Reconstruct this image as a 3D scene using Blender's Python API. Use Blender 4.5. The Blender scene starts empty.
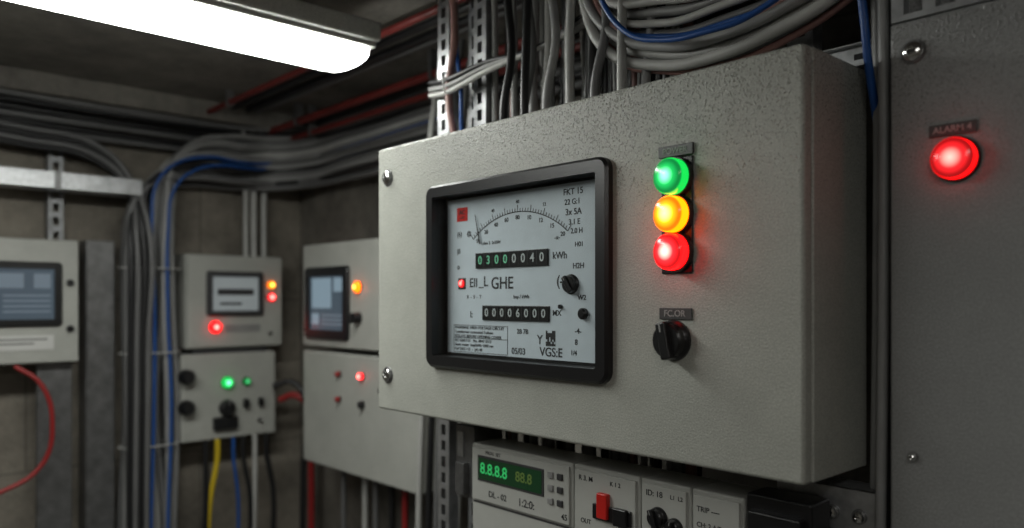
import bpy, bmesh, math, random
from mathutils import Vector, Matrix
random.seed(7)
CZ = 1.55          # eye height; all z below are given relative to this height
sc = bpy.context.scene
COL = sc.collection
sc.view_settings.view_transform = 'Standard'

# ------------------------------------------------------------------ materials
def mat(name, col, rough=0.5, metal=0.0, bump=0.0, bscale=200, var=0.0, vscale=8, emit=None, estr=0, coat=0):
    m = bpy.data.materials.new(name); m.use_nodes = True
    nt = m.node_tree; b = nt.nodes['Principled BSDF']
    b.inputs['Base Color'].default_value = (*col, 1)
    b.inputs['Roughness'].default_value = rough
    b.inputs['Metallic'].default_value = metal
    if coat: b.inputs['Coat Weight'].default_value = coat
    tc = nt.nodes.new('ShaderNodeTexCoord')
    if bump:
        n = nt.nodes.new('ShaderNodeTexNoise'); n.inputs['Scale'].default_value = bscale
        n.inputs['Detail'].default_value = 3
        nt.links.new(tc.outputs['Object'], n.inputs['Vector'])
        bp = nt.nodes.new('ShaderNodeBump'); bp.inputs['Strength'].default_value = bump
        bp.inputs['Distance'].default_value = 0.002
        nt.links.new(n.outputs['Fac'], bp.inputs['Height'])
        nt.links.new(bp.outputs['Normal'], b.inputs['Normal'])
    if var:
        n2 = nt.nodes.new('ShaderNodeTexNoise'); n2.inputs['Scale'].default_value = vscale
        n2.inputs['Detail'].default_value = 6; n2.inputs['Roughness'].default_value = 0.65
        nt.links.new(tc.outputs['Object'], n2.inputs['Vector'])
        r = nt.nodes.new('ShaderNodeValToRGB')
        r.color_ramp.elements[0].position = 0.3; r.color_ramp.elements[1].position = 0.7
        r.color_ramp.elements[0].color = (*[c*(1-var) for c in col], 1)
        r.color_ramp.elements[1].color = (*[min(1, c*(1+var)) for c in col], 1)
        nt.links.new(n2.outputs['Fac'], r.inputs['Fac'])
        nt.links.new(r.outputs['Color'], b.inputs['Base Color'])
    if emit:
        b.inputs['Emission Color'].default_value = (*emit, 1)
        b.inputs['Emission Strength'].default_value = estr
    return m

def powder(name, col, drops=0.0):
    """powder coated steel: orange-peel bump, paint fleck, faint grime, condensation beads on upper part"""
    m = bpy.data.materials.new(name); m.use_nodes = True
    nt = m.node_tree; b = nt.nodes['Principled BSDF']; L = nt.links.new
    tc = nt.nodes.new('ShaderNodeTexCoord')
    n1 = nt.nodes.new('ShaderNodeTexNoise'); n1.inputs['Scale'].default_value = 300; n1.inputs['Detail'].default_value = 3
    L(tc.outputs['Object'], n1.inputs['Vector'])
    n2 = nt.nodes.new('ShaderNodeTexNoise'); n2.inputs['Scale'].default_value = 4; n2.inputs['Detail'].default_value = 9
    n2.inputs['Roughness'].default_value = 0.75
    L(tc.outputs['Object'], n2.inputs['Vector'])
    r = nt.nodes.new('ShaderNodeValToRGB')
    r.color_ramp.elements[0].position = .25; r.color_ramp.elements[1].position = .68
    r.color_ramp.elements[0].color = (*[c*.80 for c in col], 1); r.color_ramp.elements[1].color = (*[c*1.05 for c in col], 1)
    L(n2.outputs['Fac'], r.inputs['Fac'])
    fl = nt.nodes.new('ShaderNodeTexNoise'); fl.inputs['Scale'].default_value = 380; fl.inputs['Detail'].default_value = 1
    L(tc.outputs['Object'], fl.inputs['Vector'])
    fr = nt.nodes.new('ShaderNodeValToRGB'); fr.color_ramp.elements[0].position = .35; fr.color_ramp.elements[1].position = .68
    fr.color_ramp.elements[0].color = (.88, .88, .88, 1); fr.color_ramp.elements[1].color = (1.14, 1.14, 1.14, 1)
    L(fl.outputs['Fac'], fr.inputs['Fac'])
    mx = nt.nodes.new('ShaderNodeMix'); mx.data_type = 'RGBA'; mx.blend_type = 'MULTIPLY'; mx.inputs[0].default_value = 1
    L(r.outputs['Color'], mx.inputs[6]); L(fr.outputs['Color'], mx.inputs[7]); L(mx.outputs[2], b.inputs['Base Color'])
    b1 = nt.nodes.new('ShaderNodeBump'); b1.inputs['Strength'].default_value = .45; b1.inputs['Distance'].default_value = .002
    L(n1.outputs['Fac'], b1.inputs['Height'])
    b.inputs['Roughness'].default_value = .42
    if drops:
        v = nt.nodes.new('ShaderNodeTexVoronoi'); v.inputs['Scale'].default_value = 230
        L(tc.outputs['Object'], v.inputs['Vector'])
        sx = nt.nodes.new('ShaderNodeSeparateXYZ'); L(tc.outputs['Object'], sx.inputs[0])
        mr = nt.nodes.new('ShaderNodeMapRange'); mr.inputs['From Min'].default_value = .05; mr.inputs['From Max'].default_value = .36
        mr.inputs['To Min'].default_value = .18; mr.inputs['To Max'].default_value = .52
        L(sx.outputs['Y'], mr.inputs['Value'])
        sub = nt.nodes.new('ShaderNodeMath'); sub.operation = 'SUBTRACT'; sub.use_clamp = True
        L(mr.outputs[0], sub.inputs[0]); L(v.outputs['Distance'], sub.inputs[1])
        mu = nt.nodes.new('ShaderNodeMath'); mu.operation = 'MULTIPLY'; L(sub.outputs[0], mu.inputs[0])
        n3 = nt.nodes.new('ShaderNodeTexNoise'); n3.inputs['Scale'].default_value = 60
        L(tc.outputs['Object'], n3.inputs['Vector']); L(n3.outputs['Fac'], mu.inputs[1])
        b2 = nt.nodes.new('ShaderNodeBump'); b2.inputs['Strength'].default_value = drops; b2.inputs['Distance'].default_value = .009
        L(mu.outputs[0], b2.inputs['Height']); L(b1.outputs['Normal'], b2.inputs['Normal'])
        L(b2.outputs['Normal'], b.inputs['Normal'])
        mr2 = nt.nodes.new('ShaderNodeMapRange'); mr2.inputs['From Max'].default_value = .06
        mr2.inputs['To Min'].default_value = .42; mr2.inputs['To Max'].default_value = .18
        L(mu.outputs[0], mr2.inputs['Value']); L(mr2.outputs[0], b.inputs['Roughness'])
    else:
        L(b1.outputs['Normal'], b.inputs['Normal'])
    return m

def concrete(name, col, joints=None):
    m = bpy.data.materials.new(name); m.use_nodes = True
    nt = m.node_tree; b = nt.nodes['Principled BSDF']; L = nt.links.new
    tc = nt.nodes.new('ShaderNodeTexCoord')
    n = nt.nodes.new('ShaderNodeTexNoise'); n.inputs['Scale'].default_value = 2.6; n.inputs['Detail'].default_value = 12; n.inputs['Roughness'].default_value = .75
    L(tc.outputs['Object'], n.inputs['Vector'])
    r = nt.nodes.new('ShaderNodeValToRGB')
    r.color_ramp.elements[0].position = .32; r.color_ramp.elements[1].position = .68
    r.color_ramp.elements[0].color = (*[c*.40 for c in col], 1); r.color_ramp.elements[1].color = (*[c*1.3 for c in col], 1)
    L(n.outputs['Fac'], r.inputs['Fac'])
    last = r.outputs['Color']
    n2 = nt.nodes.new('ShaderNodeTexNoise'); n2.inputs['Scale'].default_value = 35; n2.inputs['Detail'].default_value = 8
    L(tc.outputs['Object'], n2.inputs['Vector'])
    bp = nt.nodes.new('ShaderNodeBump'); bp.inputs['Strength'].default_value = .6; bp.inputs['Distance'].default_value = .012
    L(n2.outputs['Fac'], bp.inputs['Height'])
    if joints:
        mp = nt.nodes.new('ShaderNodeMapping'); mp.inputs['Rotation'].default_value = joints
        L(tc.outputs['Object'], mp.inputs['Vector'])
        br = nt.nodes.new('ShaderNodeTexBrick'); br.inputs['Scale'].default_value = 1
        br.inputs['Brick Width'].default_value = 1.25; br.inputs['Row Height'].default_value = .62
        br.inputs['Mortar Size'].default_value = .005; br.inputs['Mortar Smooth'].default_value = .6
        br.inputs['Color1'].default_value = (1, 1, 1, 1); br.inputs['Color2'].default_value = (.90, .90, .90, 1)
        br.inputs['Mortar'].default_value = (.6, .6, .6, 1)
        L(mp.outputs[0], br.inputs['Vector'])
        mx = nt.nodes.new('ShaderNodeMix'); mx.data_type = 'RGBA'; mx.blend_type = 'MULTIPLY'; mx.inputs[0].default_value = 1
        L(last, mx.inputs[6]); L(br.outputs['Color'], mx.inputs[7]); last = mx.outputs[2]
    L(last, b.inputs['Base Color']); L(bp.outputs['Normal'], b.inputs['Normal'])
    b.inputs['Roughness'].default_value = .88
    return m

def lens(name, hot, mid, edge, rim, strength, R, base):
    """pilot-lamp lens: LED hot spot in the middle (object space radius), tinted plastic around"""
    m = bpy.data.materials.new(name); m.use_nodes = True
    nt = m.node_tree; b = nt.nodes['Principled BSDF']; L = nt.links.new
    tc = nt.nodes.new('ShaderNodeTexCoord')
    sx = nt.nodes.new('ShaderNodeSeparateXYZ'); L(tc.outputs['Object'], sx.inputs[0])
    cb = nt.nodes.new('ShaderNodeCombineXYZ'); L(sx.outputs[0], cb.inputs[0]); L(sx.outputs[1], cb.inputs[1])
    ln = nt.nodes.new('ShaderNodeVectorMath'); ln.operation = 'LENGTH'; L(cb.outputs[0], ln.inputs[0])
    mr = nt.nodes.new('ShaderNodeMapRange'); mr.inputs['From Max'].default_value = R; L(ln.outputs['Value'], mr.inputs['Value'])
    r = nt.nodes.new('ShaderNodeValToRGB')
    e = r.color_ramp.elements
    e[0].position = 0.0; e[0].color = (*hot, 1)
    e[1].position = .95; e[1].color = (*rim, 1)
    k = e.new(.24); k.color = (*[a*.6+b_*.4 for a, b_ in zip(hot, mid)], 1)
    k = e.new(.50); k.color = (*mid, 1)
    k = e.new(.80); k.color = (*edge, 1)
    k = e.new(.90); k.color = (*edge, 1)
    L(mr.outputs[0], r.inputs['Fac']); L(r.outputs['Color'], b.inputs['Emission Color'])
    b.inputs['Emission Strength'].default_value = strength
    b.inputs['Base Color'].default_value = (*base, 1)
    b.inputs['Roughness'].default_value = .2
    return m
def lens_red(nm, s=6, R=.028): return lens(nm, (1, .12, .10), (.22, .004, .005), (.055, .0008, .001), (.40, .0012, .0014), s, R, (.3, .006, .008))
def lens_amber(nm, s=4, R=.028): return lens(nm, (1, .55, .09), (.36, .105, .002), (.13, .028, .0005), (.75, .09, .0005), s, R, (.4, .16, .01))
def lens_green(nm, s=4, R=.028): return lens(nm, (.10, .55, .22), (.003, .12, .024), (.0008, .04, .008), (.001, .14, .016), s, R, (.01, .2, .05))

def glass(name):
    m = bpy.data.materials.new(name); m.use_nodes = True
    nt = m.node_tree; nt.nodes.clear(); L = nt.links.new
    o = nt.nodes.new('ShaderNodeOutputMaterial'); t = nt.nodes.new('ShaderNodeBsdfTransparent')
    g = nt.nodes.new('ShaderNodeBsdfGlossy'); g.inputs['Roughness'].default_value = .03
    mx = nt.nodes.new('ShaderNodeMixShader')
    t.inputs[0].default_value = (.95, .97, .97, 1)
    mx.inputs[0].default_value = .05
    L(t.outputs[0], mx.inputs[1]); L(g.outputs[0], mx.inputs[2]); L(mx.outputs[0], o.inputs[0])
    return m

M_ENC = powder('enclosure_powdercoat', (.43, .438, .395), drops=.9)
M_SWG = powder('switchgear_powdercoat', (.28, .285, .28), drops=.7)
M_CAB = powder('cabinet_powdercoat', (.44, .445, .41))
M_SEAM = mat('rubber_gasket', (.015, .015, .015), .8)
M_BLACK = mat('black_plastic', (.012, .012, .013), .32, bump=.1, bscale=300)
M_DKGREY = mat('dark_grey_plastic', (.05, .05, .052), .45, bump=.1)
M_PLATE = mat('meter_dial_plate', (.61, .68, .73), .5, var=.05, vscale=20)
M_INK = mat('printed_ink', (.02, .02, .022), .6)
M_WINK = mat('white_print', (.7, .7, .68), .6)
M_LINK = mat('faded_label_print', (.34, .34, .33), .6)
M_LABEL = mat('engraved_label', (.07, .07, .07), .4)
M_CHROME = mat('chromed_steel', (.75, .75, .74), .18, 1.0, bump=.1)
M_GALV = mat('galvanised_steel', (.50, .51, .52), .40, .85, bump=.15, bscale=90, var=.25, vscale=30)
M_DARKSTEEL = mat('weathered_steel', (.20, .20, .20), .45, .7, var=.3, vscale=20)
M_IVORY = mat('ivory_device_plastic', (.47, .475, .445), .4, bump=.1, var=.06)
M_REDP = mat('red_plastic', (.6, .02, .015), .35, bump=.05)
M_REDPIPE = mat('red_painted_pipe', (.17, .022, .018), .5, var=.3, vscale=15)
M_LCD = mat('lcd_dark', (.012, .03, .015), .15, emit=(.02, .12, .04), estr=.12)
M_LCDG = mat('lcd_green_digits', (.06, .5, .2), .4, emit=(.04, 1, .2), estr=.22)
M_DIG = mat('counter_digit_white', (.55, .6, .6), .5)
M_DIGG = mat('counter_digit_green', (.2, .5, .35), .5, emit=(.1, 1, .4), estr=.12)
M_SCR = mat('screen_panel', (.03, .04, .05), .2, emit=(.16, .22, .28), estr=.28)
M_SCR2 = mat('screen_ui_light', (.12, .15, .18), .3, emit=(.34, .48, .58), estr=.42)
M_SCRD = mat('screen_ui_dim', (.08, .10, .12), .3, emit=(.22, .28, .34), estr=.38)
M_SCR3 = mat('screen_ui_grey', (.3, .32, .32), .3, emit=(.55, .63, .66), estr=.18)
M_GLASS = glass('window_glass')
C_GREY = mat('cable_grey', (.27, .27, .265), .45, var=.12, vscale=12)
C_LGREY = mat('cable_light_grey', (.44, .44, .42), .45, var=.1, vscale=12)
C_MGREY = mat('cable_mid_grey', (.14, .14, .14), .42, var=.1)
C_BLACK = mat('cable_black', (.014, .014, .015), .4)
C_BLUE = mat('cable_blue', (.015, .08, .30), .4)
C_PINK = mat('cable_faded_red', (.30, .16, .14), .45)
C_RED = mat('cable_red', (.30, .02, .02), .4)
C_YEL = mat('cable_yellow', (.58, .42, .02), .4)
M_TUBE = mat('lamp_diffuser', (.9, .9, .9), .4, emit=(.98, 1.0, .95), estr=23)
M_FILL_TUBE = mat('fill_diffuser_warm', (.9, .9, .9), .4, emit=(1.0, .98, .93), estr=8.5)
W_BACK = concrete('wall_concrete_block', (.245, .22, .182), (math.radians(90), 0, 0))
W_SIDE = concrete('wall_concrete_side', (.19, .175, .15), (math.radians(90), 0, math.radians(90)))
W_CEIL = concrete('ceiling_concrete', (.22, .205, .18))
W_FLOOR = concrete('floor_concrete', (.17, .165, .155))

# ------------------------------------------------------------------ mesh helpers
def group(name, M):
    e = bpy.data.objects.new(name, None); e.empty_display_size = .05
    COL.objects.link(e)
    e.matrix_world = Matrix.Translation((0, 0, CZ)) @ M
    return e
def fr_right(X, Y, Z):   # face looking toward -X ; local x=-Y, y=+Z, z=-X
    return Matrix(((0, 0, -1, X), (-1, 0, 0, Y), (0, 1, 0, Z), (0, 0, 0, 1)))
def fr_back(X, Y, Z):    # face looking toward -Y ; local x=+X, y=+Z, z=-Y
    return Matrix(((1, 0, 0, X), (0, 0, -1, Y), (0, 1, 0, Z), (0, 0, 0, 1)))
I4 = Matrix.Identity(4)

def finish(bm, name, parent, material, bevel=0, seg=2, loc=None, smooth=True):
    me = bpy.data.meshes.new(name)
    bmesh.ops.recalc_face_normals(bm, faces=bm.faces)
    bm.to_mesh(me); bm.free()
    if smooth:
        for p in me.polygons: p.use_smooth = True
        me.set_sharp_from_angle(angle=math.radians(35))
    me.materials.append(material)
    o = bpy.data.objects.new(name, me); COL.objects.link(o)
    if parent is not None: o.parent = parent
    if loc is not None: o.location = loc
    if bevel:
        b = o.modifiers.new('bevel', 'BEVEL'); b.width = bevel; b.segments = seg
        b.limit_method = 'ANGLE'; b.angle_limit = math.radians(40); b.harden_normals = True
    return o
def add_box(bm, a0, a1, b0, b1, n0, n1):
    v = [bm.verts.new(p) for p in [(a0,b0,n0),(a1,b0,n0),(a1,b1,n0),(a0,b1,n0),(a0,b0,n1),(a1,b0,n1),(a1,b1,n1),(a0,b1,n1)]]
    for f in [(0,3,2,1),(4,5,6,7),(0,1,5,4),(1,2,6,5),(2,3,7,6),(3,0,4,7)]:
        bm.faces.new([v[i] for i in f])
def boxes(parent, name, material, lst, bevel=0, seg=2):
    bm = bmesh.new()
    for b in lst: add_box(bm, *b)
    return finish(bm, name, parent, material, bevel, seg)
def lathe(parent, name, material, loc, prof, seg=32, sharp=None):
    bm = bmesh.new(); rings = []
    for r, z in prof:
        if r < 1e-6: rings.append([bm.verts.new((0, 0, z))])
        else: rings.append([bm.verts.new((r*math.cos(2*math.pi*i/seg), r*math.sin(2*math.pi*i/seg), z)) for i in range(seg)])
    for A, B in zip(rings, rings[1:]):
        for i in range(seg):
            j = (i+1) % seg
            if len(A) == 1 and len(B) == 1: continue
            if len(A) == 1: bm.faces.new([A[0], B[i], B[j]])
            elif len(B) == 1: bm.faces.new([A[i], B[0], A[j]])
            else: bm.faces.new([A[i], B[i], B[j], A[j]])
    return finish(bm, name, parent, material, loc=loc)
def rr(a0, a1, b0, b1, r, seg=6):
    pts = []
    for cx, cy, s in [(a1-r, b1-r, 0), (a0+r, b1-r, 90), (a0+r, b0+r, 180), (a1-r, b0+r, 270)]:
        for i in range(seg+1):
            t = math.radians(s+90*i/seg); pts.append((cx+r*math.cos(t), cy+r*math.sin(t)))
    return pts
def rr_frame(parent, name, material, a0, a1, b0, b1, r, w, n0, n1, slope=.004, seg=6, bevel=.0015):
    bm = bmesh.new()
    o = rr(a0, a1, b0, b1, r, seg); i_ = rr(a0+w, a1-w, b0+w, b1-w, max(r-w, .004), seg); c = rr(a0+slope, a1-slope, b0+slope, b1-slope, max(r-slope, .003), seg)
    L = [[bm.verts.new((x, y, n)) for x, y in P] for P, n in [(o, n0), (o, n1-slope), (c, n1), (i_, n1), (i_, n0)]]
    N = len(o)
    for k in range(5):
        A, B = L[k], L[(k+1) % 5]
        for q in range(N): bm.faces.new([A[q], A[(q+1) % N], B[(q+1) % N], B[q]])
    return finish(bm, name, parent, material)
def text(parent, s, a, b, n, size, material=None, align='LEFT', name='lettering', sx=1.0):
    cu = bpy.data.curves.new(name, 'FONT'); cu.body = s; cu.size = size; cu.extrude = .0003; cu.offset = size*.012
    cu.align_x = align; cu.align_y = 'CENTER'
    cu.materials.append(material or M_INK)
    o = bpy.data.objects.new(name, cu); COL.objects.link(o); o.parent = parent; o.location = (a, b, n); o.scale = (sx, 1, 1)
    return o
def cable(parent, name, pts, r, material, res=3):
    cu = bpy.data.curves.new(name, 'CURVE'); cu.dimensions = '3D'; cu.bevel_depth = r; cu.bevel_resolution = res
    cu.use_fill_caps = True; cu.resolution_u = 10
    sp = cu.splines.new('BEZIER'); sp.bezier_points.add(len(pts)-1)
    for bp, p in zip(sp.bezier_points, pts):
        bp.co = p; bp.handle_left_type = bp.handle_right_type = 'AUTO'
    cu.materials.append(material)
    o = bpy.data.objects.new(name, cu); COL.objects.link(o); o.parent = parent
    return o
def ring(parent, name, material, c, ax, ra, rb, t=.002):
    """cable tie: oval loop round a bundle; ax = bundle axis 'x','y','z'"""
    cu = bpy.data.curves.new(name, 'CURVE'); cu.dimensions = '3D'; cu.bevel_depth = t; cu.bevel_resolution = 1
    sp = cu.splines.new('POLY'); sp.points.add(23); sp.use_cyclic_u = True
    for i, p in enumerate(sp.points):
        u, v = ra*math.cos(i*math.pi/12), rb*math.sin(i*math.pi/12)
        q = {'z': (u, v, 0), 'x': (0, u, v), 'y': (u, 0, v)}[ax]
        p.co = (c[0]+q[0], c[1]+q[1], c[2]+q[2], 1)
    cu.materials.append(material)
    o = bpy.data.objects.new(name, cu); COL.objects.link(o); o.parent = parent
def screw(parent, a, b, n=0, R=.016):
    lathe(parent, 'screw_washer', M_DARKSTEEL, (a, b, n), [(0, 0), (R, 0), (R, .0015), (R*.95, .003), (0, .003)])
    lathe(parent, 'screw_head', M_CHROME, (a, b, n+.003), [(R*.78, 0), (R*.78, .003), (R*.62, .0055), (R*.34, .0065), (R*.30, .0035), (0, .0035)])
    boxes(parent, 'screw_slot', M_BLACK, [(a-R*.28, a+R*.28, b-R*.06, b+R*.06, n+.006, n+.0072)])
def lamp(parent, a, b, n, R, lm, nm, h=.03):
    lathe(parent, nm+'_bezel', M_BLACK, (a, b, n), [(0, 0), (R*1.08, 0), (R*1.08, h*.22), (R*1.04, h*.3), (R*.98, h*.3), (R*.9, h*.2), (0, h*.2)])
    p = [(R*.97, h*.2), (R*.97, h*.7)]
    for i in range(1, 9):
        t = math.radians(90*i/8); p.append((R*.97*math.cos(t)*1 if i < 8 else 0, h*.7+h*.35*math.sin(t)))
    lathe(parent, nm+'_lens', lm, (a, b, n), p)
def knob(parent, a, b, n, R, nm='selector_knob', ang=0, h=.03, m=None):
    m = m or M_BLACK
    lathe(parent, nm+'_base', m, (a, b, n), [(0, 0), (R*1.05, 0), (R*1.05, h*.2), (R*.95, h*.35), (R*.9, h*.4), (R*.88, h*.75), (R*.78, h*.85), (0, h*.85)])
    o = boxes(parent, nm+'_grip', m, [(-R*.30, R*.30, -R*.96, R*.96, h*.35, h*1.2)], bevel=R*.12)
    o.location = (a, b, n); o.rotation_euler = (0, 0, math.radians(ang))
    o = boxes(parent, nm+'_pointer', C_GREY, [(-R*.05, R*.05, R*.45, R*.9, h*1.19, h*1.22)])
    o.location = (a, b, n); o.rotation_euler = (0, 0, math.radians(ang))
def strut(name, z0, z1, w=.041, d=.03, M=None, slot=.03, pitch=.05, m=None):
    """slotted U-channel, vertical, slots facing the room. local: x across, y up, z out"""
    g = group(name, M)
    L = [(-w/2, -w/2+.0025, z0, z1, -d, 0), (w/2-.0025, w/2, z0, z1, -d, 0),
         (-w/2+.0025, -w*.19, z0, z1, -.0025, 0), (w*.19, w/2-.0025, z0, z1, -.0025, 0)]
    z = z0; 
    while z < z1:
        L.append((-w*.19, w*.19, z, min(z+pitch-slot, z1), -.0025, 0)); z += pitch
    boxes(g, 'channel', m or M_GALV, L)
    return g
def solo_box(name, material, x0, x1, y0, y1, z0, z1):
    bm = bmesh.new(); add_box(bm, x0, x1, y0, y1, z0, z1)
    o = finish(bm, name, None, material, smooth=False); o.location = (0, 0, CZ); return o

# ------------------------------------------------------------------ room
XR, YB, ZC = 1.70, 3.27, .79
solo_box('floor', W_FLOOR, -1.6, XR+.1, -1.7, YB+.1, -CZ-.1, -CZ)
solo_box('ceiling', W_CEIL, -1.6, XR+.1, -1.7, YB+.1, ZC, ZC+.1)
solo_box('wall_back', W_BACK, -1.6, XR+.1, YB, YB+.1, -CZ, ZC)
solo_box('wall_right', W_SIDE, XR, XR+.1, -1.7, YB, -CZ, ZC)
solo_box('wall_left', W_SIDE, -1.7, -1.6, -1.7, YB+.1, -CZ, ZC)
solo_box('wall_front', W_BACK, -1.6, XR+.1, -1.8, -1.7, -CZ, ZC)
solo_box('ceiling_beam', W_CEIL, -1.6, XR, YB-.16, YB, ZC-.07, ZC)

# ------------------------------------------------------------------ ceiling batten lamps
def batten(x0, x1, y0, y1, z, m):
    g = group('fluorescent_ceiling_lamp', I4)
    cy, hw = (y0+y1)/2, (y1-y0)/2
    boxes(g, 'housing', M_CAB, [(x0-.01, x1+.012, y0-.028, y1+.006, z+.046, z+.095)], bevel=.008)
    boxes(g, 'lamp_rim', M_CAB, [(x0-.006, x1+.008, y0-.010, y1+.002, z+.035, z+.048)], bevel=.004)
    bm = bmesh.new(); secs = []
    N = 12; xs = [x0, x0+.012, x0+.04, x1-.04, x1-.012, x1]; sc_ = [.86, .96, 1, 1, .96, .86]
    for x, s in zip(xs, sc_):
        secs.append([bm.verts.new((x, cy+hw*s*math.cos(math.pi*i/N), z+.036-.036*s*math.sin(math.pi*i/N)**.5)) for i in range(N+1)])
    for A, B in zip(secs, secs[1:]):
        for i in range(N): bm.faces.new([A[i], A[i+1], B[i+1], B[i]])
    bm.faces.new(secs[0]); bm.faces.new(secs[-1])
    finish(bm, 'diffuser', g, m)
    for x in (x0+.25, x1-.25):
        lathe(g, 'hanger_rod', M_GALV, (x, cy, z+.095), [(0, 0), (.006, 0), (.006, ZC-z-.095), (0, ZC-z-.095)], 12)
batten(-.55, 1.075, 1.69, 1.885, .598, M_TUBE)
batten(-1.2, .2, -.45, -.20, .60, M_FILL_TUBE)  # unseen batten behind the camera, added as soft fill light

# ------------------------------------------------------------------ main metering enclosure
g = group('electricity_meter_enclosure', fr_right(1.0, 1.5468, 0))
W, B0, B1 = 1.036, -.25, .346
def door(parent, name, W, B0, B1, ha0, ha1, hb0, hb1, n0, n1, material, bevel):
    bm = bmesh.new(); A = [0, ha0, ha1, W]; Bc = [B0, hb0, hb1, B1]
    v = {}
    for k, n in enumerate((n0, n1)):
        for i, a in enumerate(A):
            for j, b in enumerate(Bc): v[i, j, k] = bm.verts.new((a, b, n))
    for k in (0, 1):
        for i in range(3):
            for j in range(3):
                if (i, j) != (1, 1): bm.faces.new([v[i,j,k], v[i+1,j,k], v[i+1,j+1,k], v[i,j+1,k]])
    for i in range(3):
        for j in (0, 3): bm.faces.new([v[i,j,0], v[i+1,j,0], v[i+1,j,1], v[i,j,1]])
        for j in (0, 3): bm.faces.new([v[j,i,0], v[j,i+1,0], v[j,i+1,1], v[j,i,1]])
    for j in (1, 2): bm.faces.new([v[1,j,0], v[2,j,0], v[2,j,1], v[1,j,1]])
    for i in (1, 2): bm.faces.new([v[i,1,0], v[i,2,0], v[i,2,1], v[i,1,1]])
    return finish(bm, name, parent, material, bevel, 3)
door(g, 'door', W, B0, B1, .221, .684, -.119, .217, -.024, 0, M_ENC, .006)
boxes(g, 'gasket', M_SEAM, [(.004, W-.004, B0+.004, B1-.004, -.028, -.0235)])
boxes(g, 'body', M_ENC, [(0, W, B0, B1, -.196, -.027)], bevel=.003, seg=3)
boxes(g, 'hinge_lug', M_GALV, [(.10, .13, B1, B1+.028, -.19, -.17), (.155, .185, B1, B1+.02, -.19, -.17), (.93, .96, B1, B1+.022, -.10, -.08)], bevel=.003)
rr_frame(g, 'window_bezel', M_BLACK, .203, .704, -.140, .238, .022, .025, 0, .016, slope=.005)
boxes(g, 'window_recess_wall', M_BLACK, [(.220, .226, -.118, .216, -.0215, .002), (.680, .686, -.118, .216, -.0215, .002), (.220, .686, -.120, -.115, -.0215, .002), (.220, .686, .213, .218, -.0215, .002)])
boxes(g, 'recess_back', M_BLACK, [(.221, .684, -.118, .216, -.0235, -.0222)])
boxes(g, 'dial_plate', M_PLATE, [(.236, .676, -.109, .208, -.0222, -.020)])
PN = -.0198
bm = bmesh.new(); bm.faces.new([bm.verts.new(p) for p in [(.227, -.115, .007), (.680, -.115, .007), (.680, .213, .007), (.227, .213, .007)]])
finish(bm, 'window_glass', g, M_GLASS, smooth=False)
# dial scale arc and ticks
def arc(R, a, b, t0, t1, w, name, n=40):
    bm = bmesh.new(); P = []
    for i in range(n+1):
        t = math.radians(t0+(t1-t0)*i/n)
        P.append([bm.verts.new((a+r*math.cos(t), b+r*math.sin(t), PN+.0004)) for r in (R-w, R+w)])
    for p, q in zip(P, P[1:]): bm.faces.new([p[0], q[0], q[1], p[1]])
    return finish(bm, name, g, M_INK)
AC, BC, R = .452, -.045, .213
arc(R, AC, BC, 52, 128, .0009, 'dial_scale_arc')
bm = bmesh.new()
for i in range(41):
    t = math.radians(52+76*i/40); l = .013 if i % 5 == 0 else .007
    c, s = math.cos(t), math.sin(t); w = .0008
    vs = [bm.verts.new((AC+r*c+u*-s*w, BC+r*s+u*c*w, PN+.0004)) for r, u in [(R, -1), (R+l, -1), (R+l, 1), (R, 1)]]
    bm.faces.new(vs)
finish(bm, 'dial_scale_ticks', g, M_INK)
for i, s in enumerate(['0', '20', '40', '60', '80', '10', '12', '15', '20']):
    t = math.radians(126-72*i/8)
    text(g, s, AC+(R-.011)*math.cos(t), BC+(R-.011)*math.sin(t), PN, .0115, align='CENTER', name='dial_numeral')
    if i % 2 == 0 and 0 < i < 8: text(g, s, AC+(R+.019)*math.cos(t), BC+(R+.019)*math.sin(t), PN, .009, align='CENTER', name='dial_numeral')
# needle
bm = bmesh.new()
nv = [bm.verts.new((AC-.108+x, y, PN+.003)) for x, y in [(.0026, .112), (-.0026, .112), (-.0158, .172), (-.0142, .172)]]
bm.faces.new(nv); finish(bm, 'dial_needle', g, M_INK)
boxes(g, 'red_emblem', M_REDP, [(.268, .302, .162, .190, PN-.0005, PN+.0006)])
text(g, 'AC', .285, .180, PN+.001, .013, M_INK, 'CENTER'); text(g, '~=', .285, .169, PN+.001, .013, M_INK, 'CENTER')
# counters
def counter(a0, a1, b0, b1, digits, m1, ng):
    boxes(g, 'counter_window', M_BLACK, [(a0, a1, b0, b1, PN-.001, PN+.003)], bevel=.001)
    n = len(digits)
    for i, d in enumerate(digits):
        x = a0+(a1-a0)*(i+.6)/(n+.2)
        text(g, d, x, (b0+b1)/2, PN+.0032, (b1-b0)*.75, M_DIGG if ng[0] <= i < ng[1] else m1, 'CENTER', 'counter_digit')
        if i: boxes(g, 'counter_divider', M_DKGREY, [(x-(a1-a0)*.5/(n+.2)-.0006, x-(a1-a0)*.5/(n+.2)+.0006, b0+.002, b1-.002, PN+.0028, PN+.0036)])
counter(.330, .535, .063, .094, '03000040', M_DIG, (0, 4))
counter(.351, .538, -.040, -.011, '00006000', M_DIG, (0, 0))
boxes(g, 'led_mark', M_INK, [(.272, .296, .022, .045, PN-.0005, PN+.0004)])
lathe(g, 'pulse_led', lens_red('led_red_small', 8, .012), (.284, .034, PN), [(.009, 0), (.008, .003), (.004, .005), (0, .0055)], 16)
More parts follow.
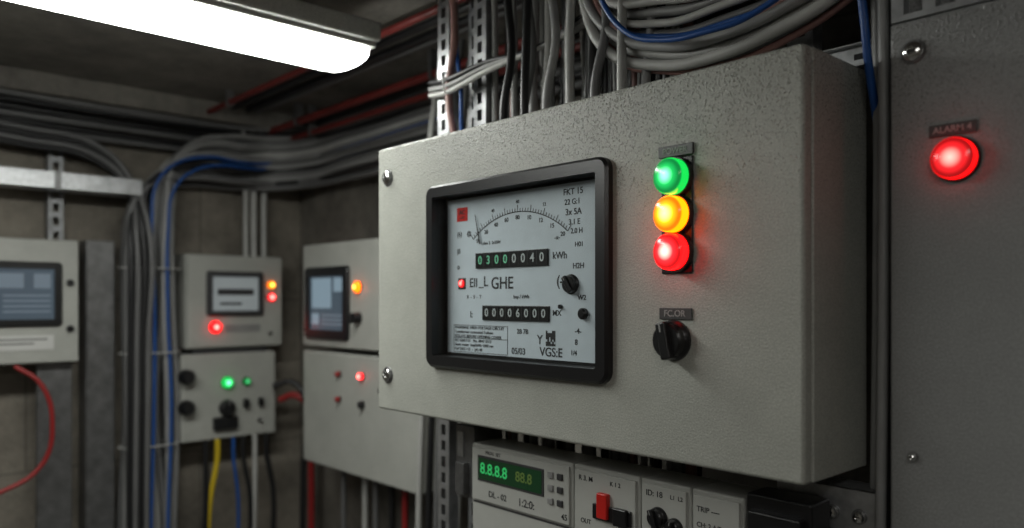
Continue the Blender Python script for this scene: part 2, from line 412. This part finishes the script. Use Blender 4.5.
for a, b, s, z, al in [
    (.308, .034, 'EII', .026, 'LEFT'), (.338, .036, '_L', .028, 'LEFT'), (.375, .032, 'GHE', .033, 'LEFT'),
    (.268, .135, '(6)', .014, 'LEFT'), (.268, .10, '|8', .014, 'LEFT'), (.35, .113, 'class 2  3x230V', .0085, 'LEFT'),
    (.300, .135, '@', .013, 'LEFT'), (.545, .080, 'kWh', .018, 'LEFT'), (.545, -.024, 'MX', .015, 'LEFT'), (.600, .098, 'H01', .012, 'LEFT'),
    (.572, .192, 'FKT 15', .016, 'LEFT'), (.575, .174, '22 G:1', .014, 'LEFT'), (.577, .156, '3x 5A', .016, 'LEFT'),
    (.585, .138, '3.1 E', .014, 'LEFT'), (.59, .122, '2.0 H', .013, 'LEFT'), (.55, .113, '-x-', .012, 'LEFT'),
    (.555, .034, '(-', .026, 'LEFT'), (.595, .060, 'H2H', .014, 'LEFT'), (.607, .004, 'W2', .013, 'LEFT'), (.31, -.03, 'I:', .018, 'LEFT'), (.268, .068, 'o', .016, 'LEFT'),
    (.60, -.055, '-4-', .014, 'LEFT'), (.60, -.075, '8', .014, 'LEFT'), (.30, .006, 'R  -  S  -  T', .010, 'LEFT'), (.44, .006, 'Imp / kWh', .010, 'LEFT'),
    (.435, -.098, '05/03', .017, 'LEFT'), (.512, -.096, 'VGS:E', .023, 'LEFT'), (.590, -.094, '1/4', .012, 'LEFT'),
    (.45, -.060, '2B 7B', .013, 'LEFT'), (.505, -.074, 'Y', .024, 'LEFT')]:
    text(g, s, a, b, PN, z, M_INK, al, 'dial_lettering')
# info block with fine print
boxes(g, 'info_block_border', M_INK, [(.257, .424, -.107, -.106, PN-.0003, PN+.0003), (.257, .424, -.052, -.051, PN-.0003, PN+.0003), (.257, .258, -.106, -.051, PN-.0003, PN+.0003), (.423, .424, -.106, -.051, PN-.0003, PN+.0003), (.257, .424, -.078, -.077, PN-.0003, PN+.0003)])
for i, s in enumerate(['WARNING: HIGH VOLTAGE CIRCUIT', 'Transformer connected 3-phase', 'ISOLATE BEFORE OPENING COVER', 'IEC 62053-21   No. 0047 3312', 'Static meter  imp/kWh 1000 rev', 'Ref 2203 / 15  -  (A) 40']):
    text(g, s, .261, -.0565-.0088*i, PN, .0080, M_INK, 'LEFT', 'fine_print', sx=1.15)
L = []
for i in range(6):
    for j in range(7):
        if random.random() < .62: L.append((.528+i*.004, .532+i*.004, -.084+j*.004, -.080+j*.004, PN-.0003, PN+.0004))
boxes(g, 'data_matrix', M_INK, L)
knob(g, .592, .028, PN, .017, 'reset_knob', 35, .012)
lathe(g, 'test_button', M_BLACK, (.622, -.024, PN), [(0, 0), (.010, 0), (.010, .006), (.007, .009), (0, .009)], 20)
lathe(g, 'terminal_button', M_BLACK, (.566, -.012, PN), [(0, 0), (.004, 0), (.004, .004), (0, .004)], 16)
# pilot lamps
la = 1.5468-.713
boxes(g, 'lamp_backplate', M_BLACK, [(la-.029, la+.028, .040, .218, 0, .004)], bevel=.002)
lamp(g, la, .1870, .004, .0285, lens_green('lens_green', 6), 'green_pilot_lamp')
lamp(g, la, .1300, .004, .0285, lens_amber('lens_amber', 8), 'amber_pilot_lamp')
lamp(g, la, .0730, .004, .0285, lens_red('lens_red', 13), 'red_pilot_lamp')
boxes(g, 'lamp_label_plate', M_LABEL, [(la-.034, la+.029, .2195, .237, 0, .005)], bevel=.001)
text(g, 'POWER', la-.003, .2282, .0055, .013, M_LINK, 'CENTER', 'label_lettering')
boxes(g, 'knob_label_plate', M_LABEL, [(la-.034, la+.026, -.030, -.012, 0, .003)], bevel=.001)
text(g, 'FC.OR', la-.005, -.021, .0034, .014, M_LINK, 'CENTER', 'label_lettering')
knob(g, la-.008, -.062, 0, .030, 'selector_knob', 12, .026)
screw(g, .042, .277, 0, .019); screw(g, .042, -.170, 0, .019)

# ------------------------------------------------------------------ tall switchgear cabinet at right
g = group('switchgear_cabinet', fr_right(1.1, .439, 0))
boxes(g, 'lower_door', M_SWG, [(0, .95, -1.45, .373, -.02, 0)], bevel=.004, seg=3)
boxes(g, 'upper_door', M_SWG, [(0, .95, .425, .76, -.02, 0)], bevel=.004, seg=3)
boxes(g, 'carcass', M_SWG, [(.006, .945, -1.45, .76, -.58, -.024)], bevel=.003)
boxes(g, 'plinth', M_DKGREY, [(.01, .94, -CZ, -1.45, -.56, -.03)])
L = [(.0, .95, .376, .384, -.022, -.004), (.0, .95, .414, .422, -.022, -.004)]
for i in range(24): L.append((.04*i, .04*i+.016, .384, .414, -.022, -.004))
boxes(g, 'slotted_header_rail', M_GALV, L)
boxes(g, 'door_handle_plate', M_BLACK, [(.42, .45, -.1, .08, 0, .02)], bevel=.005)
lamp(g, .083, .1800, 0, .027, lens_red('lens_red_dim', 7, .0275), 'red_pilot_lamp', .024)
boxes(g, 'lamp_label_plate', M_LABEL, [(.050, .107, .2115, .2275, 0, .003)], bevel=.001)
text(g, 'ALARM 4', .0785, .2195, .0034, .0115, M_LINK, 'CENTER', 'label_lettering')
screw(g, .030, .330, 0, .016); screw(g, .030, -.2086, 0, .007)
screw(g, .030, -.9, 0, .014)

# ------------------------------------------------------------------ DIN-mounted devices below the enclosure
g = group('din_rail_controller_row', fr_right(1.08, 1.303, -.3055))
H = -.27
segs = [(0, .296, M_IVORY), (.2985, .453, M_IVORY), (.4555, .557, M_IVORY), (.5595, .655, M_IVORY)]
for i, (a0, a1, m) in enumerate(segs):
    boxes(g, 'module_housing', m, [(a0, a1, H, 0, -.085, 0)], bevel=.004)
    boxes(g, 'module_fascia', m, [(a0+.006, a1-.006, -.118, -.008, 0, .005)], bevel=.0015)
boxes(g, 'module_groove', M_DKGREY, [(.006, .65, -.126, -.122, -.001, .0008)])
boxes(g, 'din_rail', M_GALV, [(-.06, .655, -.15, -.115, -.12, -.085)])
boxes(g, 'lcd_bezel', M_DKGREY, [(.026, .224, -.076, -.022, .004, .007)], bevel=.002)
boxes(g, 'lcd', M_LCD, [(.031, .219, -.071, -.027, .0065, .0078)])
text(g, '8.8.8.8', .036, -.049, .008, .032, M_LCDG, 'LEFT', 'lcd_digits')
text(g, '88.8', .145, -.049, .008, .028, mat('lcd_dim_digits', (.03, .06, .03), .4, emit=(.2, .3, .05), estr=.22), 'LEFT', 'lcd_digits')
for i, (a, b) in enumerate([(.243, -.03), (.268, -.03), (.243, -.055), (.268, -.055), (.243, -.08), (.268, -.08)]):
    boxes(g, 'push_button', M_DKGREY if i % 2 else C_GREY, [(a-.007, a+.007, b-.006, b+.006, .004, .009)], bevel=.0015)
for s, a, b, z in [('1:2:0:', .15, -.10, .022), ('PROG  SET', .05, -.015, .010), ('DL - 02', .06, -.10, .018), ('45', .27, -.105, .016),
                   ('R 3. M', .315, -.022, .013), ('K 1 2', .39, -.022, .011), ('OUT', .32, -.1, .012), ('ID: 18', .47, -.022, .014), ('L1  L2', .52, -.022, .010), ('0  I', .47, -.1, .012),
                   ('TRIP ----', .572, -.03, .012), ('CH: 2 A/B', .572, -.055, .011), ('RESET', .572, -.1, .014)]:
    text(g, s, a, b, .0052, z, M_INK, 'LEFT', 'fascia_lettering')
boxes(g, 'red_rocker_switch', M_REDP, [(.366, .391, -.086, -.040, .004, .016)], bevel=.003)
boxes(g, 'rocker_surround', M_BLACK, [(.352, .440, -.09, -.062, .004, .010)], bevel=.002)
boxes(g, 'black_rocker_switch', M_BLACK, [(.404, .434, -.092, -.060, .006, .016)], bevel=.003)
knob(g, .497, -.060, .005, .017, 'rotary_dial', 20, .018)
knob(g, .530, -.070, .005, .015, 'rotary_dial', -10, .016)
boxes(g, 'breaker_module', M_BLACK, [(.66, .765, H, .012, -.055, .004), (.67, .755, -.09, -.01, .0, .02)], bevel=.004)
boxes(g, 'breaker_toggle', M_DKGREY, [(.705, .735, -.06, -.03, .015, .04)], bevel=.004)
for i in range(4): boxes(g, 'status_led_mark', [M_REDP, C_GREY, C_BLUE, M_INK][i], [(.575+i*.02, .585+i*.02, -.085, -.075, .004, .0065)])
boxes(g, 'end_clamp', M_DARKSTEEL, [(-.075, -.012, -.13, .03, -.1, -.015), (-.06, -.03, -.12, -.05, -.02, .0)], bevel=.003)
boxes(g, 'terminal_screw_plate', M_GALV, [(-.066, -.046, -.04, .015, -.015, -.012)])

g = group('mounting_bracket', fr_right(1.145, .60, -.275))
boxes(g, 'bracket_plate', M_GALV, [(-.03, .125, -.20, 0, -.004, 0), (-.03, .125, -.004, 0, -.05, 0), (-.03, -.026, -.2, 0, -.05, -.004)], bevel=.001)
for a in (.02, .06, .10): screw(g, a, -.04, 0, .011)
boxes(g, 'bracket_slot', M_BLACK, [(.02, .08, -.075, -.065, -.001, .0006)])

# slotted struts carrying the enclosure
M_GALVD = mat('dull_galvanised_steel', (.28, .285, .29), .5, .7, bump=.15, bscale=90, var=.3, vscale=30)
for y, m_ in ((1.56, M_GALV), (1.42, M_GALVD), (.62, M_GALV)):
    strut('slotted_strut', -CZ, ZC, w=.045, M=fr_right(1.2, y, 0), m=m_, slot=.026, pitch=.04)
strut('slotted_strut', -CZ, ZC, w=.04, M=fr_right(1.24, 1.49, 0), m=M_GALVD)

# ------------------------------------------------------------------ cables above / behind enclosure
g = group('overhead_cable_bundle', I4)
mats = [C_GREY, C_LGREY, C_BLACK, C_MGREY, C_BLACK, C_GREY, C_BLACK, C_LGREY, C_MGREY, C_PINK]
# vertical runs from ceiling, down behind the box
for i in range(44):
    y = 1.385-.0122*i+random.uniform(-.004, .004); x = 1.22+.075*((i*7) % 5)/4
    m = mats[(i*3) % len(mats)]; r = random.choice([.0065, .008, .0095, .0105])
    j = lambda k: random.uniform(-k, k)
    cable(g, 'riser_cable', [(x+j(.01), y+j(.012), ZC), (x, y+j(.012), .6), (x, y, .45), (x, y+j(.01), .2), (x, y+j(.01), -.35), (x, y+j(.03), -.9), (x, y, -CZ)], r, m)
# cables entering box top via glands
for i in range(12):
    y = 1.235-.032*i; x = 1.11+.03*(i % 2)
    m = [C_BLACK, C_MGREY, C_BLACK, C_LGREY, C_GREY, C_GREY, C_LGREY][i % 7]
    cable(g, 'entry_cable', [(x, y, .34), (x, y, .40), (x+.015, y+.015*random.uniform(-1, 1), .52), (x+.03, y+.02, .66), (x+.04, y+.02, ZC)], .009, m)
    lathe(g, 'cable_gland', M_DKGREY, (x, y, .346), [(0, 0), (.015, 0), (.015, .012), (.012, .014), (.012, .024), (.009, .028), (0, .028)], 6 if i % 2 else 12)
# sagging bundle across the top
for k, (m, r, dz, dx) in enumerate([(C_LGREY, .010, 0, 0), (C_LGREY, .009, .018, .012), (C_GREY, .009, .030, -.006), (C_PINK, .006, .042, 0), (C_GREY, .010, .010, .03), (C_BLUE, .006, .052, .012), (C_MGREY, .008, .062, .024), (C_LGREY, .007, .078, .006), (C_PINK, .006, -.006, .022), (C_BLACK, .009, .09, .03), (C_GREY, .009, .10, .02), (C_LGREY, .008, .115, .0), (C_MGREY, .009, .13, .02)]):
    x = 1.13+dx; j = lambda: random.uniform(-.014, .014)
    cable(g, 'sagging_cable', [(x+.02, 1.12-.01*k, ZC), (x+.01, 1.06-.012*k+j(), .62+dz*.6), (x, .97+j(), .475+dz), (x, .84+j(), .412+dz), (x, .72, .405+dz+j()*.4), (x, .62+j(), .418+dz), (x, .52+j(), .45+dz), (x, .42+j(), .53+dz+j()), (x+.01, .32, .66), (x+.02, .28, ZC)], r, m)
# horizontal tied run at left over the struts
for k in range(3):
    m = [C_LGREY, C_GREY, C_BLACK][k]
    cable(g, 'cross_cable', [(1.19, 1.60, .515+.016*k), (1.165, 1.5, .50+.015*k), (1.165, 1.35, .52+.01*k), (1.17, 1.2, .535), (1.18, 1.05, .56+.01*k), (1.19, .9, .63), (1.2, .78, ZC)], .0065, m)
for y in (1.5, 1.22): ring(g, 'cable_tie', M_WINK, (1.167, y, .52), 'y', .014, .028, .0018)
cable(g, 'signal_cable', [(1.17, 1.49, ZC), (1.175, 1.485, .62), (1.17, 1.5, .5), (1.18, 1.48, .36), (1.215, 1.47, .2)], .009, C_PINK)
cable(g, 'signal_cable', [(1.18, 1.50, ZC), (1.185, 1.49, .62), (1.175, 1.46, .5), (1.18, 1.462, .40), (1.215, 1.46, .2)], .005, C_BLUE)
# blue sweeping cables
cable(g, 'blue_cable', [(1.09, 1.04, ZC), (1.09, .97, .60), (1.08, .88, .47), (1.08, .8, .437), (1.08, .72, .43), (1.09, .64, .44), (1.10, .54, .50), (1.12, .44, ZC)], .0050, C_BLUE)
cable(g, 'blue_cable', [(1.13, .52, ZC), (1.125, .505, .55), (1.125, .487, .42), (1.14, .485, .34), (1.18, .488, .25), (1.22, .49, .1)], .0060, C_BLUE)

g = group('side_riser_cables', I4)
for k, (y, x, m, r) in enumerate([(.462, 1.135, C_GREY, .0075), (.484, 1.17, C_GREY, .008), (.465, 1.165, C_BLACK, .009), (.455, 1.19, C_MGREY, .008), (.485, 1.20, C_BLACK, .010)]):
    cable(g, 'riser_cable', [(x, y+.02, ZC), (x, y+.005, .5), (x, y, .36), (x, y, 0), (x, y+.004, -.4), (x, y, -1), (x, y, -CZ)], r, m)
g = group('horizontal_support_rail', fr_right(1.195, 1.0, 0))
boxes(g, 'rail', M_GALV, [(.0, .535, .352, .388, -.003, 0), (0, .535, .352, .355, 0, .012), (0, .535, .385, .388, 0, .012)], bevel=.001)
boxes(g, 'rail_slots', M_BLACK, [(.02+.05*i, .045+.05*i, .365, .374, -.001, .0006) for i in range(10)])

# ------------------------------------------------------------------ background cabinet on right wall
def lamps_small(g, lst):
    for a, b, n, R, m in lst: lamp(g, a, b, n, R, m, 'pilot_lamp', .02)
Ls = {'red': lens_red('lens_small_red', 14, .022), 'amber': lens_amber('lens_small_amber', 7, .019), 'green': lens_green('lens_small_green', 8, .024), 'green2': lens_green('lens_small_green_dim', 1.8, .018)}
Lr_off = mat('lens_red_unlit', (.3, .02, .02), .3)
g = group('control_cabinet', fr_right(1.45, 2.766, 0))
boxes(g, 'upper_housing', M_CAB, [(0, .74, -.175, .211, -.249, -.02)], bevel=.006)
boxes(g, 'upper_door', M_CAB, [(.0, .74, -.172, .208, -.017, 0)], bevel=.005)
boxes(g, 'lower_housing', M_CAB, [(0, .76, -.614, -.192, -.249, -.0)], bevel=.008)
rr_frame(g, 'screen_bezel', M_BLACK, .03, .345, -.145, .122, .02, .035, 0, .012)
boxes(g, 'screen', M_SCR, [(.05, .325, -.125, .102, 0, .004)])
boxes(g, 'screen_ui', M_SCR2, [(.08, .22, -.03, .08, .003, .0052), (.24, .30, .03, .08, .003, .0052), (.08, .13, -.09, -.05, .003, .0052)])
boxes(g, 'screen_ui_rows', M_SCRD, [(.15, .30, -.06-.016*i, -.052-.016*i, .003, .0052) for i in range(3)])
lamps_small(g, [(.405, .045, 0, .02, Ls['amber'])])
knob(g, .405, -.062, 0, .02)
lamps_small(g, [(.43, -.262, 0, .012, Ls['red']), (.276, -.265, 0, .010, Lr_off), (.276, -.355, 0, .010, Lr_off), (.43, -.36, 0, .013, M_BLACK), (.56, -.3, 0, .013, M_BLACK)])
boxes(g, 'gland_plate', M_DKGREY, [(.05, .6, -.63, -.612, -.2, -.05)])

g = group('meter_cabinet', fr_back(1.141, 3.12, 0))
boxes(g, 'upper_housing', M_CAB, [(0, .402, -.195, .182, -.149, -.018)], bevel=.006)
boxes(g, 'upper_door', M_CAB, [(.004, .398, -.19, .178, -.016, 0)], bevel=.005)
boxes(g, 'adapter_plate', M_DKGREY, [(.03, .34, -.216, -.194, -.12, -.02)])
boxes(g, 'lower_housing', M_CAB, [(-.02, .372, -.56, -.215, -.149, -.005)], bevel=.008)
rr_frame(g, 'window_bezel', M_DKGREY, .075, .312, -.065, .116, .012, .022, 0, .014)
boxes(g, 'screen', M_SCR3, [(.09, .30, -.05, .10, 0, .004)])
boxes(g, 'counter', M_DKGREY, [(.12, .27, .02, .045, .003, .0052), (.13, .22, -.02, -.01, .003, .0052)])
boxes(g, 'name_plate', C_GREY, [(.15, .30, -.13, -.10, 0, .003)])
lamps_small(g, [(.11, -.108, 0, .024, Ls['red']), (.345, .063, 0, .018, Ls['amber']), (.345, .012, 0, .018, Ls['red']), (.159, -.333, 0, .024, Ls['green']), (.239, -.333, 0, .016, Ls['green2'])])
knob(g, .159, -.435, 0, .032)
boxes(g, 'toggle_switch', M_BLACK, [(.225, .245, -.44, -.405, 0, .025), (.29, .31, -.44, -.405, 0, .02)], bevel=.004)
boxes(g, 'handle_bracket', M_BLACK, [(.10, .20, -.52, -.47, 0, .02)], bevel=.005)
for b in (-.30, -.42): lathe(g, 'side_connector', M_BLACK, (-.005, b, 0), [(0, 0), (.03, 0), (.03, .03), (.02, .045), (0, .045)], 16)
boxes(g, 'side_latch', M_BLACK, [(-.045, -.018, -.44, -.27, -.10, -.04)], bevel=.006)
screw(g, .345, -.14, 0, .01); screw(g, .30, -.50, 0, .012)

g = group('operator_panel_cabinet', fr_back(.25, 3.07, 0))
boxes(g, 'housing', M_CAB, [(0, .502, -.22, .211, -.147, -.018)], bevel=.006)
boxes(g, 'door', M_CAB, [(.004, .498, -.215, .207, -.016, 0)], bevel=.005)
rr_frame(g, 'screen_bezel', M_BLACK, .13, .445, -.09, .130, .014, .024, 0, .014)
boxes(g, 'screen', M_SCR, [(.15, .43, -.07, .11, 0, .004)])
boxes(g, 'screen_ui', M_SCRD, [(.17, .33, .04, .09, .003, .0052), (.17, .25, -.03, .01, .003, .0052), (.36, .41, .04, .09, .003, .0052)])
boxes(g, 'screen_ui_rows', M_SCRD, [(.27, .41, .012-.018*i, .018-.018*i, .003, .0052) for i in range(4)])
boxes(g, 'label_strip', mat('paper_label', (.6, .6, .58), .6), [(.16, .42, -.17, -.12, 0, .003)])
boxes(g, 'label_print', M_INK, [(.18, .40, -.136, -.132, .002, .0036), (.18, .36, -.150, -.146, .002, .0036)])
lathe(g, 'lock', M_BLACK, (.47, .06, 0), [(0, 0), (.012, 0), (.012, .01), (0, .01)], 16)
lathe(g, 'lock', M_BLACK, (.47, -.1, 0), [(0, 0), (.012, 0), (.012, .01), (0, .01)], 16)

# cable trough, posts on back wall
g = group('galvanised_cable_trough', fr_back(-1.4, 3.10, 0))
boxes(g, 'trough', M_GALV, [(0, 2.37, .388, .392, -.09, 0), (0, 2.37, .388, .45, -.003, 0), (0, 2.37, .445, .449, -.02, 0), (0, 2.37, .388, .45, -.09, -.087)], bevel=.001)
boxes(g, 'trough_seam', M_DARKSTEEL, [(1.0, 1.01, .388, .452, 0, .003), (2.08, 2.10, .385, .453, 0, .004)])
strut('slotted_strut', -CZ, ZC-.07, w=.05, d=.05, M=fr_back(.71, 3.22, 0), m=M_GALVD)
g = group('support_post', fr_back(.63, 3.12, 0))
boxes(g, 'post', M_DARKSTEEL, [(0, .11, -CZ, -.22, -.03, 0)], bevel=.004)
boxes(g, 'foot_plate', M_DARKSTEEL, [(-.03, .14, -CZ, -CZ+.01, -.04, .03)])
g = group('vertical_cable_trunking', fr_back(.795, 3.17, 0))
boxes(g, 'trunking', M_DARKSTEEL, [(0, .10, -CZ, .22, -.095, 0)], bevel=.004)
boxes(g, 'trunking_lid', M_DARKSTEEL, [(.005, .095, -CZ, .218, 0, .006)], bevel=.002)

# wall cable bundles
g = group('wall_cable_bundle', I4)
cm = [C_MGREY, C_GREY, C_MGREY, C_BLACK, C_GREY, C_BLUE, C_GREY, C_LGREY, C_MGREY, C_GREY, C_MGREY, C_GREY, C_MGREY, C_BLACK, C_GREY, C_MGREY, C_BLUE, C_MGREY]
for i in range(18):                                    # run from corner, sweep down to floor
    if i < 12: x = .925+.0155*i; y = 3.12+.045*((i*5) % 3)/2; r = [.014, .016, .012][i % 3]; zt = .46+.017*i
    else: x = .935+.032*(i-12); y = 3.20+.01*(i % 2); r = .012; zt = .44+.02*(i-12)
    if cm[i] is C_BLUE: r = .0065; y = 3.095
    j = lambda: random.uniform(-.010, .010)
    cable(g, 'drop_cable', [(1.63-.01*(i % 3), 2.0, zt+.06+j()), (1.62-.01*(i % 3), 2.7, zt+.05+j()), (1.60, 3.0, zt+.04), (1.5, 3.12, zt+.03), (1.35, y, zt+.02+j()), (x+.22, y, zt+.02), (x+.09, y, zt-.02), (x+.02, y, zt-.10), (x, y, zt-.24), (x+j(), y, .0), (x+j()*2, y, -.4), (x+j()*2, y, -.9), (x, y, -CZ)], r, cm[i])
for z in (.12, -.2, -.55): ring(g, 'cable_tie', C_LGREY, (1.01, 3.14, z), 'z', .112, .060, .003)
for i in range(7):                                     # long horizontal conduits high on back wall
    z = .60+.024*i; y = 3.235-.02*(i % 2)-.05
    cable(g, 'conduit', [(-1.55, y, z+.01), (-.5, y, z-.005*(i % 3)), (.4, y, z), (1.0, y, z-.01*(i % 2)), (1.45, y-.01, z), (1.58, y-.12, z), (1.62-.01*(i % 2), 2.7, z), (1.63-.01*(i % 2), 1.9, z+.01), (1.64, 1.0, z)], [.012, .010, .014][i % 3], [C_MGREY, C_BLACK, C_MGREY, C_BLACK, C_BLACK][i % 5])
for i in range(4):                                     # cables from the left, dipping into the bundle
    z = .53+.02*i
    cable(g, 'branch_cable', [(-1.5, 3.17, z+.02), (.2, 3.17, z+.03), (.6, 3.16, z+.01), (.82, 3.15, z-.02), (.93, 3.14, z-.12), (.925+.02*i, 3.09, z-.3), (.925+.02*i, 3.085, -.2), (.92+.02*i, 3.085, -.8), (.92+.02*i, 3.09, -CZ)], .011, [C_BLACK, C_MGREY, C_BLACK, C_MGREY][i])
g = group('cabinet_feed_conduits', I4)
for x, r in ((1.41, .011), (1.445, .013), (1.49, .012)):
    cable(g, 'feed_conduit', [(x, 3.19, .17), (x, 3.19, .40), (x, 3.19, .55), (x-.01, 3.19, .62), (x-.01, 3.19, .715)], r, C_LGREY)
for x, m, r, sw in ((1.20, C_BLACK, .012, .0), (1.245, C_YEL, .011, -.03), (1.31, C_BLUE, .007, .02), (1.35, C_BLACK, .010, .03), (1.40, C_LGREY, .010, 0), (1.45, C_BLACK, .011, .03)):
    cable(g, 'outgoing_cable', [(x, 3.08, -.55), (x, 3.08, -.62), (x+sw, 3.08, -.8), (x+sw, 3.1, -1.1), (x, 3.1, -CZ)], r, m)
cable(g, 'outgoing_cable', [(1.52, 3.1, -.42), (1.56, 3.05, -.40), (1.60, 3.0, -.45), (1.61, 3.0, -.7), (1.60, 3.0, -CZ)], .014, C_RED)
cable(g, 'outgoing_cable', [(1.49, 3.1, -.36), (1.55, 3.05, -.345), (1.585, 3.0, -.42), (1.575, 3.0, -.7), (1.57, 3.0, -CZ)], .013, C_BLACK)
for y, m in ((2.6, C_MGREY), (2.45, C_LGREY), (2.38, C_MGREY), (2.28, C_BLACK), (2.2, C_RED), (2.12, C_LGREY)):
    cable(g, 'outgoing_cable', [(1.53, y, -.61), (1.53, y, -.75), (1.55, y+.03, -1.0), (1.55, y, -CZ)], .011, m)
cable(g, 'outgoing_cable', [(.55, 3.05, -.22), (.62, 3.03, -.28), (.655, 3.02, -.42), (.62, 3.02, -.56), (.5, 3.02, -.63), (.3, 3.04, -.68), (.1, 3.1, -.8)], .008, C_RED)
g = group('midwall_cables', I4)
for k, (y, m) in enumerate(((1.95, C_LGREY), (1.9, C_BLACK), (1.86, C_MGREY), (1.8, C_MGREY), (1.76, C_LGREY))):
    cable(g, 'drop_cable', [(1.5, y, ZC), (1.45, y, .5), (1.42, y-.02, .2), (1.42, y, -.3), (1.42, y+.02, -.7), (1.42, y, -CZ)], .010, m)

# red pipes under the ceiling
g = group('red_sprinkler_pipes', I4)
for x, z, r in ((1.50, .715, .014), (1.56, .68, .011), (1.22, .745, .011)):
    cable(g, 'pipe', [(x, -1.6, z), (x, .5, z), (x, 2.0, z), (x, 3.2 if x > 1.4 else 3.1, z)], r, M_REDPIPE)
    for y in (.9, 2.0, 2.9): boxes(g, 'pipe_clip', M_DARKSTEEL, [(x-r-.004, x+r+.004, y-.008, y+.008, z-r-.003, ZC)], bevel=.001)
g = group('ceiling_conduits', I4)
for x, r, m in ((1.38, .014, C_BLACK), (1.42, .011, C_MGREY), (1.32, .012, C_BLACK)):
    cable(g, 'conduit', [(x, -1.6, ZC-r), (x, .8, ZC-r-.002), (x, 3.1, ZC-r)], r, m)

# ------------------------------------------------------------------ world, camera
w = bpy.data.worlds.new('world'); sc.world = w; w.use_nodes = True
w.node_tree.nodes['Background'].inputs[0].default_value = (.02, .022, .025, 1)
cam = bpy.data.cameras.new('camera'); co = bpy.data.objects.new('camera', cam); COL.objects.link(co)
co.location = (0, 0, CZ); co.rotation_euler = (math.radians(90), 0, -math.atan2(.6763, .7365))
cam.sensor_width = 36; cam.lens = 786/1024*36; cam.shift_y = 36/1024
cam.clip_start = .05
cam.dof.use_dof = True; cam.dof.focus_distance = 1.34; cam.dof.aperture_fstop = 1.9
sc.camera = co
